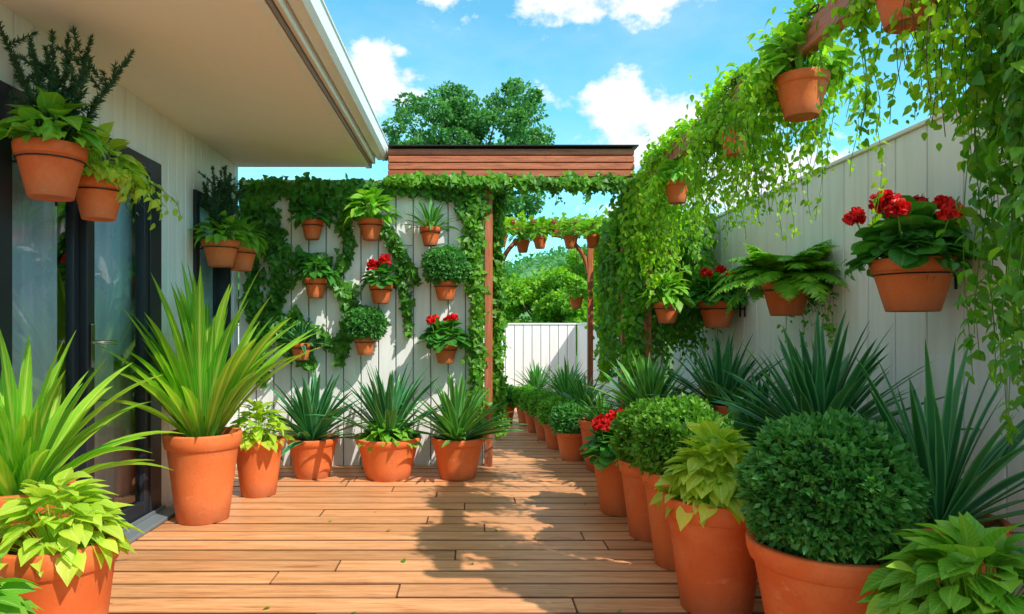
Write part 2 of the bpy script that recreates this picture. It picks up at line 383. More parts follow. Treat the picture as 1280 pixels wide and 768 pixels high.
def frond(mb, c, az, e, L, droop, lw, n=26, tm=T_LFLET):
    t = np.linspace(0, 1, n); ang = e-droop*t**1.3; st = L/(n-1)
    hh = np.cumsum(np.cos(ang)*st); zz = np.cumsum(np.sin(ang)*st); ca, sa = math.cos(az), math.sin(az)
    sp = np.stack([c[0]+ca*hh, c[1]+sa*hh, c[2]+zz], 1)
    tg = np.stack([np.cos(ang)*ca, np.cos(ang)*sa, np.sin(ang)], 1); side = np.array([-sa, ca, 0.])
    nr = np.stack([-np.sin(ang)*ca, -np.sin(ang)*sa, np.cos(ang)], 1)
    k = slice(3, n); S = lw*np.sin(np.pi*np.clip(t*.9+.12, 0, 1))[k]
    for sg in (-1, 1):
        D = side*sg+tg[k]*.55+rnd(n-3, .08)-np.array([0, 0, .15]); inst(mb, tm, sp[k], D, nr[k]+rnd(n-3, .12), S, S*1.15)
    mb.tube(sp, np.linspace(.004, .0015, n), 4)
def k_fern(par, R, H, top, L, n=34, mat='fern', lw=.09, e=(15, 80), droop=1.5):
    mb = MB()
    for i in range(n):
        u = (i+.5)/n; frond(mb, (0, 0, top), i*2.4+random.uniform(-.2, .2), math.radians(e[0]+(e[1]-e[0])*u), L*random.uniform(.75, 1.05)*(1-.25*u), droop*random.uniform(.7, 1.2), lw)
    mb.build('fronds', M[mat], par)
def k_spires(par, top, Hh, n=10, spread=.3, mat='rose', bx=0, by=0):
    mb = MB(); wd = MB()
    for i in range(n):
        a = i*2.4+.3; tilt = spread*math.sqrt((i+.3)/n)*random.uniform(.7, 1.2); L = Hh*random.uniform(.7, 1.08)
        t = np.linspace(0, 1, 12); dx = math.cos(a)*tilt; dy = math.sin(a)*tilt
        sp = np.stack([bx+dx*L*t**.9, by+dy*L*t**.9, top+L*t*(1-.25*tilt)], 1); wd.tube(sp, np.linspace(.005, .002, 12), 5)
        m = int(L/.0013); tt = rng.uniform(.08, 1, m); P = np.stack([np.interp(tt, t, sp[:, k]) for k in range(3)], 1)
        ax = nrm(sp[-1]-sp[0]); rd = rvec(m); D = rd+ax*1.1
        inst(mb, T_NEED, P, D, rvec(m), .036*(1.2-tt*.6), .045)
        for b in range(6):
            t0 = random.uniform(.15, .8); p0 = np.array([np.interp(t0, t, sp[:, k]) for k in range(3)]); dd = nrm(np.array([random.gauss(0, 1), random.gauss(0, 1), 1.3])); l2 = L*.25*random.uniform(.6, 1.2)
            m = int(l2/.0018); tt = rng.uniform(0, 1, m); inst(mb, T_NEED, p0+dd*(tt*l2)[:, None], rvec(m)+dd*1.0, rvec(m), .028, .042)
    mb.build('needles', M[mat], par); wd.build('woody_stems', M['bark'], par)

def strand(mb, st, p0, out, L, leaf, tm, dens=1.0, spread=.02, sway=.05, hang=.12):
    n = max(6, int(L/.05)); t = np.linspace(0, 1, n); o = np.array([out[0], out[1], 0.])
    drop = L*t; e = hang*(1-np.exp(-t*L/.10))
    ph = random.uniform(0, 6); sw = sway*np.stack([np.sin(t*5+ph)-math.sin(ph), np.cos(t*4+ph)-math.cos(ph), 0*t], 1)*t[:, None]
    rise = .05*np.sin(np.clip(t*L/.12, 0, np.pi))
    sp = np.array(p0)+o*e[:, None]+sw; sp[:, 2] += rise-np.clip(drop-.03, 0, None)
    m = int(L/leaf*2.6*dens)+2; tt = np.sort(rng.uniform(0, 1, m)); P = np.stack([np.interp(tt, t, sp[:, k]) for k in range(3)], 1)
    d = rvec(m); d[:, 2] = -np.abs(d[:, 2])*.7-.35; P += rnd(m, spread*.5)
    NN = rvec(m)*.6; NN[:, 2] += .9; NN += o*.7
    inst(mb, tm, P, d, NN, leaf*rng.uniform(.65, 1.25, m)*(1.15-.45*tt))
    if st is not None: st.tube(sp, .0018, 3)
def k_trail(par, R, top, n, L, leaf=.05, mat='vine', tm=T_OVAL, az=(0, 6.283), sway=.05, hang=.1, dens=1, Lmin=.3):
    mb = MB(); st = MB()
    for i in range(n):
        a = random.uniform(*az); r = R*random.uniform(.5, 1.0)
        strand(mb, st, (r*math.cos(a), r*math.sin(a), top+random.uniform(0, .06)), (math.cos(a), math.sin(a)), L*random.uniform(Lmin, 1), leaf, tm, dens, .03, sway, hang*random.uniform(.3, 1.7))
    mb.build('trailing_leaves', M[mat], par); st.build('trailing_stems', M['vined'], par)

def bracket(par, R, H, dx, dy, dist):
    mb = MB(); th = np.linspace(0, 2*np.pi, 33); z = H*.70; r = R*.90+.004
    mb.tube(np.stack([np.cos(th)*r, np.sin(th)*r, np.full(33, z)], 1), .0035, 6)
    mb.tube([(dx*r, dy*r, z), (dx*dist, dy*dist, z)], .006, 6)
    mb.tube([(dx*(dist-.012), dy*(dist-.012), z-.07), (dx*(dist-.012), dy*(dist-.012), z+.07)], .007, 6)
    mb.build('bracket', M['metal'], par)
def wires(par, R, H, zt):
    mb = MB()
    for k in range(3):
        a = k*2.094+.4; mb.tube([(R*.96*math.cos(a), R*.96*math.sin(a), H*.97), (0, 0, zt)], .002, 4)
    mb.tube([(0, 0, zt), (0, 0, zt+.03)], .004, 5); mb.build('hanging_wires', M['metal'], par)

def plant(name, x, y, z, R, H, small=False):
    e = empty(name, (x, y, z))
    top = make_pot(e, R, H, small); return e, top

# ------------------------------------------------------------------ setting: ground + deck
YB = 6.2; XL = -2.13; XR = 2.42
g = MB(); g.add([(-150, -150, -.16), (150, -150, -.16), (150, 300, -.16), (-150, 300, -.16)], [(0, 1, 2, 3)]); g.build('ground', M['grass'], None, False)
dk = empty('wooden_deck'); mb = MB(); y = -5.0; bw = .170; gap = .016
random.seed(3)
while y < 11.35:
    xs = [XL+.004 if y < YB-.15 else -.9]; c = xs[0]+random.uniform(.7, 3.0)
    while c < XR-.4: xs.append(c); c += random.uniform(2.6, 4.4)
    xs.append(XR-.004)
    for a, b in zip(xs[:-1], xs[1:]):
        dz = random.uniform(-.0018, .0018); mb.box(a+.0015, b-.0015, y+random.uniform(-.0015, .0015), y+bw-gap+random.uniform(-.0015, .0015), -.035, dz, .004)
    y += bw
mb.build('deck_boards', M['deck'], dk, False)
mb = MB(); mb.box(XL, XR, -5.0, 11.45, -.15, -.060); mb.build('deck_substructure', simple('deck_under', (.02, .010, .006), .9), dk, False)

def cladding(mb, gb, axis, pos, a0, a1, z0, z1, face, bw=.15, thick=.10, gp=.006, dp=.012):
    n = max(1, round((a1-a0)/bw)); w = (a1-a0)/n
    for i in range(n):
        p0 = a0+i*w+gp/2; p1 = a0+(i+1)*w-gp/2; f = pos; bk = pos-face*dp*1.6; c = .004
        pr = [(p0, bk), (p0, f-face*c), (p0+c, f), (p1-c, f), (p1, f-face*c), (p1, bk)]
        V = []
        for zz in (z0, z1):
            for s_, t_ in pr: V.append((s_, t_, zz) if axis == 'x' else (t_, s_, zz))
        F = [(k, k+1, k+7, k+6) for k in range(5)]
        mb.add(V, F)
    b0 = pos-face*dp; b1 = pos-face*thick; lo, hi = min(b0, b1), max(b0, b1)
    if axis == 'x': gb.box(a0, a1, lo, hi, z0, z1)
    else: gb.box(lo, hi, a0, a1, z0, z1)

# ------------------------------------------------------------------ house
house = empty('house')
cl = MB(); gb = MB()
D0, D1, DZ = 3.02, 4.62, 2.36; W0, W1, WZ0, WZ1 = 5.2, 5.95, .55, 2.31
ST = 2.72
for a, b, z0, z1 in ((-5, D0, -.1, ST), (D0, D1, DZ, ST), (D1, W0, -.1, ST), (W0, W1, -.1, WZ0), (W0, W1, WZ1, ST), (W1, YB, -.1, ST)):
    cladding(cl, gb, 'y', XL, a, b, z0, z1, 1, .145, .16, gp=.008)
cl.build('wall_cladding', M['clad'], house, False); gb.build('wall_core', M['gap'], house, False)
mb = MB(); mb.box(-6.5, -.972, -5.2, YB+.02, ST, ST+.16); mb.build('roof_soffit', M['soffit'], house, False)
mb = MB(); mb.box(-.97, -.925, -5.2, YB+.03, ST-.012, ST+.17, .004); mb.box(-.915, -.885, -5.2, YB+.03, ST+.03, ST+.20, .004)
mb.build('fascia_board', M['fascia'], house, False)
mb = MB(); pr = [(-.883, ST+.09), (-.86, ST+.065), (-.80, ST+.07), (-.775, ST+.10), (-.77, ST+.195), (-.762, ST+.20), (-.762, ST+.21), (-.78, ST+.21), (-.785, ST+.12), (-.85, ST+.10), (-.883, ST+.12)]
V = [(x_, yy, z_) for yy in (-5.2, YB+.03) for x_, z_ in pr]; k = len(pr); mb.add(V, [(i, i+1, k+i+1, k+i) for i in range(k-1)]); mb.build('gutter', M['fascia'], house, False)
mb = MB(); mb.box(-.924, -.916, -5.2, YB+.028, ST-.01, ST+.16); mb.box(-6.5, -.89, -5.2, YB+.02, ST+.203, ST+.23); mb.build('roof_edge_trim', M['brown'], house, False)
fr = MB(); xo = XL
def fbox(y0, y1, z0, z1, x0=-.09, x1=.022): fr.box(xo+x0, xo+x1, y0, y1, z0, z1, .004)
fbox(D0, D0+.10, .0, DZ); fbox(D1-.16, D1, .0, DZ); fbox(D0+.102, D1-.162, DZ-.10, DZ)
MU = 3.72
for a, b in ((D0+.104, MU+.02), (MU+.024, D1-.164)):
    x0, x1 = (-.075, -.03) if a < 3.5 else (-.05, .012)
    fbox(a, a+.075, .035, DZ-.103, x0, x1); fbox(b-.055, b, .035, DZ-.103, x0, x1)
    fbox(a+.077, b-.057, .035, .13, x0, x1); fbox(a+.077, b-.057, DZ-.18, DZ-.103, x0, x1)
fr.build('door_frame', M['frame'], house, False)
gl = MB()
for a, b, xx in ((D0+.17, MU-.03, -.05), (MU+.09, D1-.21, -.02)):
    gl.add([(xo+xx, a, .12), (xo+xx, b, .12), (xo+xx, b, DZ-.17), (xo+xx, a, DZ-.17)], [(0, 1, 2, 3)])
gl.add([(xo-.04, W0+.05, WZ0+.05), (xo-.04, W1-.05, WZ0+.05), (xo-.04, W1-.05, WZ1-.05), (xo-.04, W0+.05, WZ1-.05)], [(0, 1, 2, 3)])
gl.build('glass_panes', M['glass'], house, False)
sl = MB(); sl.box(xo-.09, xo+.16, D0-.02, D1+.02, .004, .028, .004); sl.box(xo+.03, xo+.05, D0, D1, .03, .045); sl.build('door_sill', M['sill'], house, False)
fr = MB(); fbox(W0, W0+.07, WZ0, WZ1); fbox(W1-.07, W1, WZ0, WZ1); fbox(W0+.072, W1-.072, WZ0, WZ0+.07); fbox(W0+.072, W1-.072, WZ1-.07, WZ1)
fr.build('window_frame', M['frame'], house, False)
hd = MB(); hy = MU+.065; hd.box(xo+.013, xo+.022, hy-.018, hy+.018, 1.03, 1.27, .002)
hd.tube([(xo+.02, hy, 1.17), (xo+.07, hy, 1.17), (xo+.078, hy+.01, 1.17), (xo+.08, hy+.14, 1.165)], .011, 10); hd.build('door_handle', M['steel'], house)
cu = MB()
for a, b in ((D0+.02, MU-.02), (MU+.05, D1-.02), (W0+.02, W1-.02)):
    n = 200; yy = np.linspace(a, b, n); xx = xo-.125+.022*np.sin(yy*55+np.sin(yy*9)*2)+.008*np.sin(yy*23)
    V = np.stack([np.stack([xx, yy, np.full(n, .02)], 1), np.stack([xx*1.0-.006*np.sin(yy*31), yy, np.full(n, 2.34)], 1)], 1).reshape(-1, 3)
    cu.add(V, [(2*i, 2*i+2, 2*i+3, 2*i+1) for i in range(n-1)])
cu.build('curtains', M['curtain'], house)
rm = MB(); rm.box(-5.6, -5.5, -5, YB, -.1, ST-.003); rm.box(-5.5, xo-.17, -5, YB, -.1, 0.0); rm.box(-5.5, xo-.17, YB-.1, YB-.003, 0.002, ST-.003); rm.box(-5.5, xo-.17, -5.1, -5.0, 0, ST-.003)
rm.build('room_walls', M['room'], house, False)

# ------------------------------------------------------------------ back wall, fences
XW = .10
bwall = empty('white_garden_wall'); cl = MB(); gb = MB()
cladding(cl, gb, 'x', YB, XL+.003, XW, -.1, 2.60, -1, .155, .14, gp=.010)
cladding(cl, gb, 'y', XW+.003, YB+.003, YB+.14, -.1, 2.60, 1, .14, .05)
cl.build('wall_boards', M['clad'], bwall, False); gb.build('wall_core', M['gap'], bwall, False)

def fence(name, axis, pos, a0, a1, h, face, bw):
    e = empty(name); cl = MB(); gb = MB(); cladding(cl, gb, axis, pos, a0, a1, -.1, h, face, bw, .06, gp=.010)
    cl.build('fence_boards', M['clad'], e, False); gb.build('fence_core', M['gap'], e, False)
    cp = MB(); lo, hi = sorted((pos+face*.015, pos-face*.085))
    if axis == 'x': cp.box(a0-.01, a1+.01, lo, hi, h+.002, h+.03, .005)
    else: cp.box(lo, hi, a0-.01, a1+.01, h+.002, h+.03, .005)
    cp.build('fence_cap', M['fascia'], e, False)
fence('white_fence', 'y', XR, -5, 8.2, 2.33, -1, .27)
fence('white_fence', 'x', 8.2, 1.83, XR-.1, 2.33, -1, .2)
fence('low_white_fence', 'y', 1.78, 8.2, 11.5, 1.30, -1, .15)
fence('low_white_fence', 'x', 11.5, -6, 1.76, 1.30, -1, .15)

# ------------------------------------------------------------------ wooden fascia / pergola / arch
pg = empty('wooden_pergola'); bx = MB()
for i in range(4):
    bx.box(-.755, 1.46, YB-.10+i*.004, YB+.02, 2.605+i*.066, 2.605+i*.066+.058, .006)
bx.box(-.755, 1.46, YB+.022, YB+.34, 2.61, 2.86, .004)
bx.box(1.50, XR+.03, 1.80, 1.87, 2.565, 2.655, .005)
bx.build('plank_fascia_and_rafter', M['beam'], pg, False)
tp = MB(); tp.box(-.754, 1.49, YB-.135, YB+.38, 2.872, 2.885, .003); tp.build('roof_cap', M['metal'], pg, False)
ps = MB(); ps.box(XW+.012, XW+.085, YB-.075, YB-.003, 0, 2.60, .005); ps.box(1.40, 1.47, YB+.15, YB+.22, 0, 2.60, .005)
ps.box(1.56, 1.64, YB+.0, YB+.08, 0, 2.55, .005)
ps.box(XR-.055, XR+.02, 1.80, 1.87, 2.362, 2.563, .004)
ps.build('posts', M['beamz'], pg, False)
bm = MB(); bm.box(1.57, 1.64, 1.873, YB+.1, 2.56, 2.69, .006); bm.build('long_beam', M['beamy'], pg, False)

ar = empty('garden_arch'); YA = 7.6
a_ = MB(); a_.box(.26, .32, YA-.03, YA+.03, 0, 2.30, .004); a_.box(1.29, 1.35, YA-.03, YA+.03, 0, 2.30, .004); a_.build('arch_posts', M['beamz'], ar, False)
a_ = MB(); a_.box(.12, 1.50, YA-.035, YA+.035, 2.302, 2.37, .004)
for k in range(6): a_.box(.2+k*.22, .24+k*.22, YA-.35, YA+.35, 2.372, 2.41, .003)
a_.build('arch_beam', M['beam'], ar, False)
a_ = MB()
for sx, x0 in ((1, .32), (-1, 1.29)):
    th = np.linspace(0, math.pi/2, 12); pts = [(x0+sx*.40*(1-math.cos(t)), YA, 1.85+.44*math.sin(t)) for t in th]; a_.tube(pts, .026, 8)
a_.build('curved_braces', M['beamz'], ar)

# ------------------------------------------------------------------ ivy
def ivy_path(mb, st, pts, thick, dens, n_hint, leaf, depth=(.01, .1), tm=T_IVY):
    pts = np.array(pts, float); seg = np.linalg.norm(np.diff(pts, axis=0), axis=1); L = seg.sum(); cum = np.concatenate([[0], np.cumsum(seg)])/L
    m = int(L*dens); tt = rng.uniform(0, 1, m); P = np.stack([np.interp(tt, cum, pts[:, k]) for k in range(3)], 1)
    th = np.interp(tt, np.linspace(0, 1, len(thick)), thick)*(.5+.7*np.sin(tt*L*9+pts[0, 0]*5)**2)
    nh = np.array(n_hint, float); off = rnd(m); off -= (off@nh)[:, None]*nh; P += off*th[:, None]*.5
    P += nh*rng.uniform(depth[0], depth[1], m)[:, None]
    D = rnd(m, .6)+np.array([0, 0, -.75])+nh*.25; NN = nh+rnd(m, .38)+np.array([0, 0, .35])
    inst(mb, tm, P, D, NN, leaf*rng.uniform(.55, 1.3, m))
    if st is not None:
        for k in range(3):
            sp = np.stack([np.interp(np.linspace(0, 1, 24), cum, pts[:, j]) for j in range(3)], 1)+nh*.01
            w = rnd(24, .035); w -= (w@nh)[:, None]*nh; st.tube(sp+w, .004, 5)
def W_(x, z): return (x, YB-.01, z)
iv = empty('climbing_ivy'); mb = MB(); st = MB(); nb = (0, -1, 0)
P_ = lambda L: [W_(*a) for a in L]
ivy_path(mb, st, P_([(-2.08, 2.47), (-1.5, 2.52), (-.9, 2.53), (0, 2.5)]), [.14, .08, .05, .05], 560, nb, .07)
ivy_path(mb, st, P_([(-1.95, 2.5), (-1.80, 2.1), (-1.72, 1.75), (-1.80, 1.3), (-1.45, .92)]), [.11, .11, .11, .10, .05], 560, nb, .07)
ivy_path(mb, st, P_([(-2.02, 2.4), (-1.98, 1.9), (-1.95, 1.3), (-1.9, .8)]), [.09, .07, .07, .05], 420, nb, .065)
ivy_path(mb, st, P_([(-1.75, 1.9), (-1.39, 1.86), (-1.1, 1.54), (-1.12, 1.3), (-1.2, .95)]), [.09, .09, .07, .05, .03], 420, nb, .065)
ivy_path(mb, st, P_([(-1.65, 1.35), (-1.35, 1.2), (-1.15, 1.0)]), [.08, .06, .04], 360, nb, .065)
ivy_path(mb, st, P_([(-1.6, 2.4), (-1.15, 2.42), (-.73, 2.08), (-.5, 1.69)]), [.10, .08, .05, .03], 400, nb, .065)
ivy_path(mb, st, P_([(-1.2, 2.35), (-1.1, 2.0), (-1.2, 1.75)]), [.07, .05, .04], 340, nb, .06)
ivy_path(mb, st, P_([(-.70, 2.05), (-.60, 1.6), (-.57, 1.2)]), [.05, .04, .03], 280, nb, .06)
ivy_path(mb, st, P_([(-.35, 2.5), (-.12, 2.42), (-.08, 2.25)]), [.05, .04, .02], 420, nb, .06)
mb.build('ivy_leaves', M['ivy'], iv); st.build('ivy_stems', M['bark'], iv)

ga = empty('vine_garland'); mb = MB(); st = MB()
ivy_path(mb, st, [(-.75, YB-.12, 2.57), (.1, YB-.12, 2.56), (.8, YB-.12, 2.55), (1.45, YB-.12, 2.55)], [.035, .05, .05, .07], 900, nb, .055, (-.02, .08))
ivy_path(mb, st, [(.05, YB-.08, 2.52), (.0, YB-.08, 2.1), (.05, YB-.08, 1.4), (.04, YB-.08, .8), (.08, YB-.08, .3)], [.11, .09, .07, .07, .05], 850, nb, .05, (-.05, .07))
ivy_path(mb, None, [(.24, YB+.1, 2.5), (.22, YB+.15, 1.6), (.24, YB+.15, .3)], [.06, .09, .09], 900, (.7, -.7, 0), .05, (-.05, .06))
for k in range(26):
    x = random.uniform(.12, 1.4); strand(mb, st, (x, YB-.12, 2.53), (0, -.3), random.uniform(.06, .26), .045, T_IVY, 1.3, .03, .03, .05)
mb.build('garland_leaves', M['vined'], ga); st.build('garland_stems', M['bark'], ga)

va = empty('arch_vine'); mb = MB()
ivy_path(mb, None, [(.15, YA, 2.42), (.8, YA, 2.42), (1.48, YA, 2.42)], [.06, .05, .10], 420, nb, .055, (-.3, .3))
ivy_path(mb, None, [(.25, YA, 2.3), (.22, YA, 1.3), (.26, YA, .4)], [.06, .05, .05], 600, nb, .05, (-.06, .06))
ivy_path(mb, None, [(1.46, YA, 2.35), (1.52, YA, 1.7), (1.50, YA, .7)], [.14, .12, .10], 1000, nb, .055, (-.15, .05))
mb.build('vine_leaves', M['vine'], va)

cv = empty('cascading_ivy'); mb = MB(); st = MB()
random.seed(21)
for k in range(200):
    x = random.uniform(1.36, 2.2); yy = random.uniform(6.25, 7.3); top = 2.5-.20*abs(x-1.65)-random.uniform(0, .5)
    strand(mb, st, (x, yy, top), (random.uniform(-1, .3), -1), random.uniform(.6, 1.5)*(1-.25*(x-1.4)), .075, T_OVAL, 1.05, .06, .05, .06)
for k in range(60):
    x = random.uniform(2.15, 2.38); yy = random.uniform(6.6, 7.9)
    strand(mb, st, (x, yy, 2.35), (-1, -.3), random.uniform(.5, 1.4), .07, T_OVAL, 1.1, .05, .04, .06)
ivy_path(mb, None, [(1.42, YB+.05, 2.5), (1.47, YB+.0, 1.6), (1.50, YB+.05, .5)], [.12, .12, .10], 700, nb, .07, (-.1, .1), T_OVAL)
mb.build('ivy_leaves', M['vined'], cv)
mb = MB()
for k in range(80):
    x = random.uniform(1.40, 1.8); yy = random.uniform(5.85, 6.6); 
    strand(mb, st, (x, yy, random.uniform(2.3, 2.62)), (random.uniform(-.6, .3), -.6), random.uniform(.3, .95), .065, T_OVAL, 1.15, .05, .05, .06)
mb.build('sunlit_tint_ivy_leaves', M['vine'], cv); st.build('ivy_stems', M['bark'], cv)  # sunlit look comes from the brighter leaf colour

# ------------------------------------------------------------------ hanging vine baskets along the beam
random.seed(8)
for (yy, R, H, zt, n, L, leaf) in ((3.3, .125, .20, 2.27, 46, .80, .045), (4.15, .095, .16, 2.30, 38, .78, .045), (5.30, .10, .17, 2.22, 32, .55, .05), (2.50, .12, .19, 2.36, 24, .62, .045)):
    e, top = plant('hanging_vine_basket', 1.60, yy, zt, R, H, True); wires(e, R, H, 2.56-zt-.03)
    k_trail(e, R*1.3, top+.02, n, L, leaf, 'vine', T_OVAL, az=(-.45, 3.6), sway=.06, hang=.15, Lmin=.25)
    k_hosta(e, R, H, top+.01, R*1.9, 'hosta', 80, T_OVAL, .5, .75)
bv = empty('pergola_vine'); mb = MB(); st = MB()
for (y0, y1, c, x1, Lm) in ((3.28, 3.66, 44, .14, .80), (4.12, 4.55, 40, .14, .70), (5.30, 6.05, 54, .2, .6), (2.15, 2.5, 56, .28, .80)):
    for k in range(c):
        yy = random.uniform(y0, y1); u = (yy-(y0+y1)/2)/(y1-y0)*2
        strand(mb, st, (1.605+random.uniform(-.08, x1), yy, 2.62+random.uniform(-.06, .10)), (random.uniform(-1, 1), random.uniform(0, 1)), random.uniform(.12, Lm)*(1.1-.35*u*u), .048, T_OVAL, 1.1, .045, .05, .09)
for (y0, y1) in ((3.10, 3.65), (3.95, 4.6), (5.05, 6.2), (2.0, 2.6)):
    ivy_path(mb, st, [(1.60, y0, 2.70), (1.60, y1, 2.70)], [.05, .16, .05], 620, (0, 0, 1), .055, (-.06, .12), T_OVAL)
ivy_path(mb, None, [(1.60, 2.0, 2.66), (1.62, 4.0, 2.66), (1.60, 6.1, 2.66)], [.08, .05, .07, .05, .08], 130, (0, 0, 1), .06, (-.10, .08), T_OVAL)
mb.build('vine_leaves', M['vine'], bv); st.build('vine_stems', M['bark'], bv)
e, top = plant('hanging_vine_basket', 1.93, 2.04, 2.18, .13, .2, True); wires(e, .13, .2, .36)
k_trail(e, .24, top+.03, 105, 1.60, .062, 'vined', T_OVAL, sway=.07, hang=.11, Lmin=.35, dens=1.0)
mb = MB(); mb.tube([(1.60, 2.04, 2.575), (1.95, 2.04, 2.575)], .009, 6); mb.build('hook_arm', M['metal'], pg)

# ------------------------------------------------------------------ pots on the white garden wall
random.seed(31)
yy = YB-.155
def wallpot(name, x, z, R=.105, H=.17):
    e, top = plant(name, x, yy, z-H/2, R, H, True); bracket(e, R, H, 0, 1, .152); return e, top
e, t = wallpot('wall_pot_with_leafy_plant', -1.42, 2.12, .1); k_hosta(e, .1, .17, t, .2, 'geraleaf', 70, T_OVAL, .6)
e, t = wallpot('wall_pot_with_hosta', -.90, 2.12, .11, .18); k_hosta(e, .1, .17, t, .27, 'hosta', 100, T_OVAL, .52, .8)
e, t = wallpot('wall_pot_with_spider_plant', -.37, 2.06, .095, .16); k_agave(e, .1, .17, t, .33, 'agave2', 44, .018, 15, 85, .9)
e, t = wallpot('wall_pot_with_leafy_plant', -1.39, 1.60, .105); k_hosta(e, .1, .17, t, .23, 'geraleaf', 85, T_OVAL, .5, .7)
e, t = wallpot('wall_pot_with_geranium', -.81, 1.55, .105); k_gera(e, .1, .17, t, .20, 2, 80, .055)
e, t = wallpot('wall_pot_with_boxwood', -.235, 1.58, .11); k_ball(e, .1, .17, t, .20, 'box', 420, .026)
e, t = wallpot('wall_pot_with_spider_plant', -1.52, 1.04, .095, .15); k_agave(e, .1, .17, t, .28, 'agave', 44, .019, 5, 80, .9)
e, t = wallpot('wall_pot_with_boxwood', -.95, 1.09, .10, .16); k_ball(e, .1, .17, t, .185, 'box', 400, .025, .85)
e, t = wallpot('wall_pot_with_geranium', -.235, 1.02, .11, .17); k_gera(e, .1, .17, t, .25, 5, 110, .035)

def housepot(name, yv, z, R, H, x=-1.93):
    e, top = plant(name, x, yv, z-H/2, R, H, True); bracket(e, R, H, -1, 0, abs(XL-x)-.003); return e, top
e, t = housepot('wall_pot_with_rosemary', 3.1, 1.96, .15, .24, -1.92); k_spires(e, t, .66, 10, .48, by=.05); k_hosta(e, .15, .24, t, .24, 'hosta', 95, T_HOSTA, .48, .75)
e, t = housepot('wall_pot_with_trailing_plant', 3.46, 1.90, .125, .20, -1.90); k_hosta(e, .1, .2, t, .25, 'lime', 90, T_HOSTA, .45, .8); k_trail(e, .12, t+.04, 18, .34, .065, 'lime', T_OVAL, az=(-1.0, 1.6), hang=.15)
e, t = housepot('wall_pot_with_rosemary', 5.22, 1.82, .14, .2, -1.93); k_spires(e, t, .62, 10, .32); k_hosta(e, .12, .2, t, .23, 'hosta', 85, T_OVAL, .5, .7)
e, t = housepot('wall_pot_with_hosta', 5.60, 1.82, .13, .2, -1.90); k_hosta(e, .12, .2, t, .24, 'hosta', 85, T_OVAL, .5, .8)

def fencepot(name, yv, z, R, H, x):
    e, top = plant(name, x, yv, z-H/2, R, H, True); bracket(e, R, H, 1, 0, XR-x-.003); return e, top
e, t = fencepot('wall_pot_with_geranium', 3.38, 1.46, .19, .26, 2.19); k_gera(e, .18, .26, t, .29, 8, 190, .056, (-1, -.5)); k_trail(e, .16, t+.03, 8, .24, .05, 'geraleaf', T_OVAL, hang=.16)
e, t = fencepot('wall_pot_with_fern', 4.78, 1.46, .17, .25, 2.21); k_fern(e, .16, .24, t, .62, 54, 'fern', .13, (12, 72), 1.5)
k_trail(e, .15, t+.03, 34, .55, .05, 'vined', T_OVAL, az=(-1.2, .9), hang=.20, Lmin=.4)
e, t = fencepot('wall_pot_with_geranium', 6.1, 1.37, .165, .24, 2.20); k_gera(e, .16, .24, t, .28, 5, 150, .055, (-.4, -1))
e, t = fencepot('wall_pot_with_hosta', 6.0, 1.38, .115, .18, 1.72); k_hosta(e, .11, .18, t, .24, 'hosta', 110, T_OVAL, .5, .9)
mb = MB(); mb.tube([(.12, 0, .126), (.12, .22, .126), (-.06, .22, .126)], .006, 6); mb.build('bracket_extension', M['metal'], e)

for x, z, yv, k in ((.30, 2.20, 7.15, 0), (.56, 2.18, 7.5, 1), (.73, 2.20, 7.3, 0), (1.03, 2.18, 7.1, 1), (1.28, 2.20, 7.2, 0), (1.15, 1.56, 7.5, 0)):
    e, t = plant('hanging_fern_pot', x, yv, z-.1, .08, .13, True); wires(e, .08, .13, .25 if z > 2 else .8)
    k_hosta(e, .1, .17, t, .16, 'hosta' if k else 'fern', 50, T_OVAL, .6, .9)
    if z > 2: k_trail(e, .08, t+.02, 6, .12, .035, 'vine', T_OVAL, az=(0, 3.14), hang=.08)

# ------------------------------------------------------------------ floor pots, left and back
random.seed(77)
e, t = plant('potted_dracaena', -1.76, 4.45, 0, .245, .57)
k_agave(e, 0, 0, t, 1.22, 'palm', 84, .042, 48, 88, .75, ts=14, br=.07, lmin=.55, fold=.45)
e, t = plant('potted_hosta', -1.60, 5.10, 0, .19, .42); k_hosta(e, 0, 0, t, .27, 'lime', 140, T_OVAL, .42, 1.0)
e, t = plant('potted_agave', -1.34, 5.72, 0, .215, .33); k_agave(e, 0, 0, t, .64, 'agave', 95, .027, 14, 86, .5)
e, t = plant('potted_agave', -.70, 5.68, 0, .275, .34); k_agave(e, 0, 0, t, .72, 'agave', 75, .024, 32, 86, .5); k_hosta(e, 0, 0, t, .33, 'hosta', 180, T_OVAL, .34, .42)
e, t = plant('potted_yucca', -.12, 5.68, 0, .225, .34); k_agave(e, 0, 0, t, .60, 'agave2', 95, .026, 14, 86, .45)
e, t = plant('potted_geranium', -1.72, 5.78, 0, .09, .13); k_gera(e, 0, 0, t, .13, 3, 45, .03)
e, t = plant('potted_hosta', -1.44, 2.36, 0, .20, .52); k_hosta(e, 0, 0, t, .28, 'lime', 170, T_HOSTA, .38, .72)
e, t = plant('potted_dracaena', -1.86, 2.80, 0, .20, .60); k_agave(e, 0, 0, t, .76, 'palm', 58, .036, 30, 88, .75, ts=12, br=.06, lmin=.55, fold=.45)
e, t = plant('potted_hosta', -1.46, 1.93, 0, .16, .40); k_hosta(e, 0, 0, t, .24, 'hosta', 120, T_HOSTA, .42, .7)

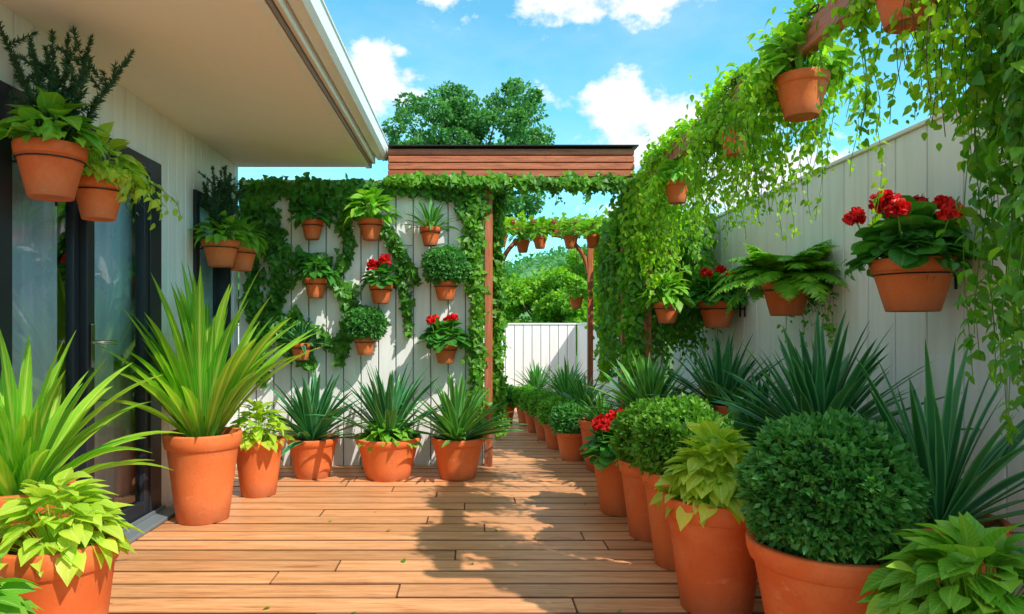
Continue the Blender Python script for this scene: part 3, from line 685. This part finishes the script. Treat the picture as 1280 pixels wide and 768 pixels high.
# ------------------------------------------------------------------ floor pots, right row
e, t = plant('potted_hosta', 1.47, 1.98, 0, .20, .42); k_hosta(e, 0, 0, t, .32, 'hosta', 210, T_HOSTA, .36, .72)
e, t = plant('potted_boxwood', 1.32, 2.52, 0, .285, .46); k_ball(e, 0, 0, t, .30, 'box', 1900, .027, .93)
e, t = plant('potted_hosta', 1.09, 3.04, 0, .23, .50); k_hosta(e, 0, 0, t, .30, 'lime', 230, T_HOSTA, .36, .95)
e, t = plant('potted_boxwood', 1.11, 3.60, 0, .21, .50); k_ball(e, 0, 0, t, .24, 'box2', 1000, .029, .95)
e, t = plant('potted_boxwood', 1.08, 4.08, 0, .20, .46); k_ball(e, 0, 0, t, .22, 'box2', 800, .029, .95)
e, t = plant('potted_geranium', 1.00, 4.62, 0, .19, .40); k_gera(e, 0, 0, t, .27, 5, 140, .052, (-.9, -.6))
e, t = plant('potted_yucca', 1.86, 2.72, 0, .24, .50); k_agave(e, 0, 0, t, .80, 'agave', 64, .022, 8, 84, .4, ts=10, br=.05)
e, t = plant('potted_agave', 1.86, 3.66, 0, .25, .64); k_agave(e, 0, 0, t, .76, 'agave', 105, .029, 14, 88, .4)
e, t = plant('potted_agave', 1.88, 4.45, 0, .22, .5); k_agave(e, 0, 0, t, .55, 'agave', 70, .026, 12, 86, .45)
e, t = plant('potted_agave', 1.90, 5.15, 0, .23, .68); k_agave(e, 0, 0, t, .64, 'agave', 85, .027, 12, 86, .4)
e, t = plant('potted_agave', 1.42, 5.45, 0, .22, .56); k_agave(e, 0, 0, t, .60, 'agave2', 120, .025, 5, 86, .5)
e, t = plant('potted_hosta', 1.60, 4.15, 0, .2, .45); k_hosta(e, 0, 0, t, .28, 'geraleaf', 90, T_OVAL, .5, .8)
e, t = plant('potted_agave', 1.14, 6.00, 0, .20, .44); k_agave(e, 0, 0, t, .34, 'agave2', 60, .018, 5, 86, .7)
for x, yv, R, H, r, mt in ((.95, 6.45, .16, .27, .19, 'box'), (.88, 7.05, .15, .27, .18, 'box2'), (.83, 7.6, .15, .27, .18, 'box2'), (.76, 8.15, .14, .26, .17, 'box2'), (.70, 8.75, .14, .26, .17, 'box2'), (.44, 8.9, .13, .24, .18, 'box')):
    e, t = plant('potted_boxwood', x, yv, 0, R, H); k_ball(e, 0, 0, t, r, mt, 420, .03, .85)
for x, yv, L in ((1.18, 7.2, .5), (1.15, 8.2, .6), (1.3, 9.2, .55), (.9, 9.6, .5)):
    e, t = plant('potted_yucca', x, yv, 0, .17, .35); k_agave(e, 0, 0, t, L, 'agave2', 60, .025, 10, 86, .6)
# a few fallen leaves on the boards
fl = MB(); n = 46; P = np.stack([rng.uniform(-.9, 1.0, n), rng.uniform(2.8, 9, n), np.full(n, .006)], 1)
P[:, 0] += np.where(rng.uniform(size=n) > .4, .25, -.3); P[:, 0] = np.clip(P[:, 0], -1.2, .8)
Dd = rvec(n); Dd[:, 2] = .03; NNf = rnd(n, .12)+np.array([0, 0, 1]); inst(fl, leaf_t([0, .12, .4, .72, 1], [.02, .22, .32, .20, .004], -.12, .25), P, Dd, NNf, rng.uniform(.018, .045, n)); fl.build('fallen_leaves', M['vined'])
# ------------------------------------------------------------------ trees
def crown(mb, c, r, nclump, per, leaf, tm=T_QUAD, cr=.34, seed=1):
    c = np.array(c); r = np.array(r)
    d = rvec(nclump); u = rng.uniform(.3, 1, nclump)**.5; C = c+d*r*u[:, None]*(1-.12*np.sin(d[:, 0]*5+seed)[:, None])
    rad = r.mean()*cr*rng.uniform(.5, 1.2, nclump)
    dd = rvec(nclump*per); rr = rng.uniform(.3, 1, nclump*per)**.5
    P = np.repeat(C, per, 0)+dd*(np.repeat(rad, per)*rr)[:, None]*np.array([1, 1, .7])
    inst(mb, tm, P, dd+rnd(len(P), .6)+np.array([0, 0, -.2]), dd*.5+rnd(len(P), .4)+np.array([0, 0, .7]), leaf*rng.uniform(.6, 1.3, len(P)))
    return C
def tree(name, x, y, zc, rx, rz, mat, nclump=70, per=300, leaf=.2, cr=.32, seed=1):
    e = empty(name, (x, y, -.16)); mb = MB(); C = crown(mb, (0, 0, zc), (rx, rx, rz), nclump, per, leaf, T_QUAD, cr, seed); mb.build('crown', M[mat], e)
    t = MB(); zb = zc-rz*.9; t.tube([(0, 0, 0), (.05, 0, zb*.5), (0, .05, zb), (.03, 0, zc+rz*.3)], [rx*.09, rx*.075, rx*.06, rx*.02], 10)
    for k in range(0, len(C), max(1, len(C)//14)):
        p = C[k]; t.tube([(0, .03, zb), (p[0]*.4, p[1]*.4, zb+(p[2]-zb)*.45), tuple(p)], [rx*.035, rx*.022, rx*.008], 6)
    t.build('trunk_and_limbs', M['bark'], e)
tree('broadleaf_tree', 0, 20, 6.5, 2.45, 1.95, 'tree', 190, 240, .11, .17, 2)
tree('broadleaf_tree', .25, 14.6, 2.7, .6, .9, 'tree', 30, 200, .09, .3, 3)
tree('garden_tree', 1.85, 15.5, 1.75, 1.3, .95, 'treeb', 80, 300, .10, .26, 4)
tree('garden_tree', 3.3, 18, 2.2, 1.6, 1.2, 'treeb', 60, 280, .13, .3, 5)
tree('garden_tree', -.1, 19, 1.8, 1.7, 1.2, 'treeb', 60, 280, .13, .3, 6)
tree('garden_tree', 5.6, 21, 2.6, 2.0, 1.6, 'tree', 60, 260, .16, .3, 7)
tree('garden_tree', -5.5, 19, 3.0, 2.6, 2.2, 'tree', 60, 260, .2, .3, 8)
h = MB(); nx, ny = 90, 30; V = []
for j in range(ny):
    for i in range(nx):
        X = -140+280*i/(nx-1); Y = 55+90*j/(ny-1)
        z = 11*math.exp(-((X-22)/24)**2)+7*math.exp(-((X+50)/35)**2)+4
        z *= math.sin(math.pi*min(1, (j/(ny-1))*1.2)/2)*1.0; z += .7*math.sin(X*.9)*math.sin(Y*.7)+.5*math.sin(X*2.1+Y)
        V.append((X, Y, z-.6 if j else -1))
F = [(j*nx+i, j*nx+i+1, (j+1)*nx+i+1, (j+1)*nx+i) for j in range(ny-1) for i in range(nx-1)]
h.add(V, F); h.build('hill', M['hillm'])
tl = MB(); P = np.array(V)[nx:]; sel = P[(np.abs(P[:, 0]) < 60) & (P[:, 2] > 1)]
m = 40; dd = rvec(len(sel)*m)
inst(tl, T_QUAD, np.repeat(sel, m, 0)+dd*np.array([1.9, 1.9, 1.2]), dd+rnd(len(dd), .5), dd+np.array([0, 0, .6]), .75*rng.uniform(.6, 1.3, len(dd)))
tl.build('distant_tree_foliage', M['tree'])

# ------------------------------------------------------------------ world
sun_dir = Vector((.66, -.62, 1.0)).normalized()
elev = math.asin(sun_dir.z); rot = math.atan2(sun_dir.x, sun_dir.y)
w = bpy.data.worlds.new('World'); scene.world = w; w.use_nodes = True
nt = w.node_tree; nt.nodes.clear(); out = nt.nodes.new('ShaderNodeOutputWorld')
sky = nt.nodes.new('ShaderNodeTexSky'); sky.sky_type = 'NISHITA'; sky.sun_disc = False
sky.sun_elevation = elev; sky.sun_rotation = rot; sky.air_density = 1.0; sky.dust_density = .6; sky.ozone_density = 1.0
tint = mixc(nt, 1, sky.outputs[0], (.92, 2.0, 1.85), 'MULTIPLY')
bg = nt.nodes.new('ShaderNodeBackground'); bg.inputs[1].default_value = .15; nt.links.new(tint, bg.inputs[0])
tc = nt.nodes.new('ShaderNodeTexCoord')
def wn(scale, detail=8, z=1.0):
    mp = nt.nodes.new('ShaderNodeMapping'); mp.inputs['Scale'].default_value = (1, 1, z); nt.links.new(tc.outputs['Generated'], mp.inputs[0])
    n = nt.nodes.new('ShaderNodeTexNoise'); n.inputs['Scale'].default_value = scale; n.inputs['Detail'].default_value = detail; n.inputs['Roughness'].default_value = .6
    nt.links.new(mp.outputs[0], n.inputs['Vector']); return n.outputs['Fac']
nz = wn(11, 9, 1.5); nz2 = wn(2.2, 8, 2.2)
total = None
clouds = [((dx, 850, dz), sx, sz) for (dx, dz, sx, sz) in ((150, 425, 140, 38), (-118, 318, 46, 32), (-78, 318, 22, 12), (190, 262, 95, 44), (225, 235, 80, 36), (340, 165, 130, 85), (900, 260, 200, 80))]
clouds += [((-600, 150, 900), 520, 420), ((0, -900, 620), 700, 380), ((-900, -300, 420), 420, 260), ((300, -200, 1100), 350, 300)]  # unseen clouds overhead and behind the camera, added for white fill light
for d_, sx, sz in clouds:
    v = Vector(d_); ln = v.length; v.normalize()
    s = nt.nodes.new('ShaderNodeVectorMath'); s.operation = 'SUBTRACT'; nt.links.new(tc.outputs['Generated'], s.inputs[0]); s.inputs[1].default_value = v
    m2 = nt.nodes.new('ShaderNodeVectorMath'); m2.operation = 'MULTIPLY'; nt.links.new(s.outputs[0], m2.inputs[0]); m2.inputs[1].default_value = (ln/sx, ln/sx, ln/sz)
    l = nt.nodes.new('ShaderNodeVectorMath'); l.operation = 'LENGTH'; nt.links.new(m2.outputs[0], l.inputs[0])
    k = math_(nt, 'SUBTRACT', 1, l.outputs['Value'])
    total = k if total is None else math_(nt, 'SMOOTH_MAX', total, k, .3)
f = math_(nt, 'ADD', math_(nt, 'MULTIPLY', math_(nt, 'MAXIMUM', total, -1.5), 1.2), math_(nt, 'MULTIPLY_ADD', nz, 5.0, -2.35))
f = math_(nt, 'MULTIPLY', f, 1.6, None, True)
gen = math_(nt, 'MULTIPLY_ADD', nz2, 1.0, -.47, True)
f = math_(nt, 'MAXIMUM', f, gen)
cb = nt.nodes.new('ShaderNodeBackground'); cb.inputs[1].default_value = 1.30
nt.links.new(mixc(nt, math_(nt, 'MULTIPLY_ADD', nz, 3, -1.0, True), (.66, .74, .82), (1, 1, 1)), cb.inputs[0])
mx = nt.nodes.new('ShaderNodeMixShader'); nt.links.new(f, mx.inputs[0]); nt.links.new(bg.outputs[0], mx.inputs[1]); nt.links.new(cb.outputs[0], mx.inputs[2])
nt.links.new(mx.outputs[0], out.inputs[0])

sd = bpy.data.lights.new('sun', 'SUN'); sd.energy = 5.0; sd.angle = math.radians(.5); sd.color = (1, .94, .83)
so = bpy.data.objects.new('sun', sd); COL.objects.link(so); so.rotation_euler = sun_dir.to_track_quat('Z', 'Y').to_euler(); so.location = (5, -5, 10)

cam = bpy.data.cameras.new('camera'); co = bpy.data.objects.new('camera', cam); COL.objects.link(co)
co.location = (0, 0, 1.25); co.rotation_euler = (math.radians(90), 0, 0)
cam.sensor_width = 36; cam.lens = 850/1280*36; cam.shift_x = 50/1280; cam.shift_y = 26/1280; cam.clip_start = .05; cam.clip_end = 1000
scene.camera = co
scene.view_settings.view_transform = 'Standard'; scene.view_settings.look = 'None'; scene.view_settings.exposure = 0
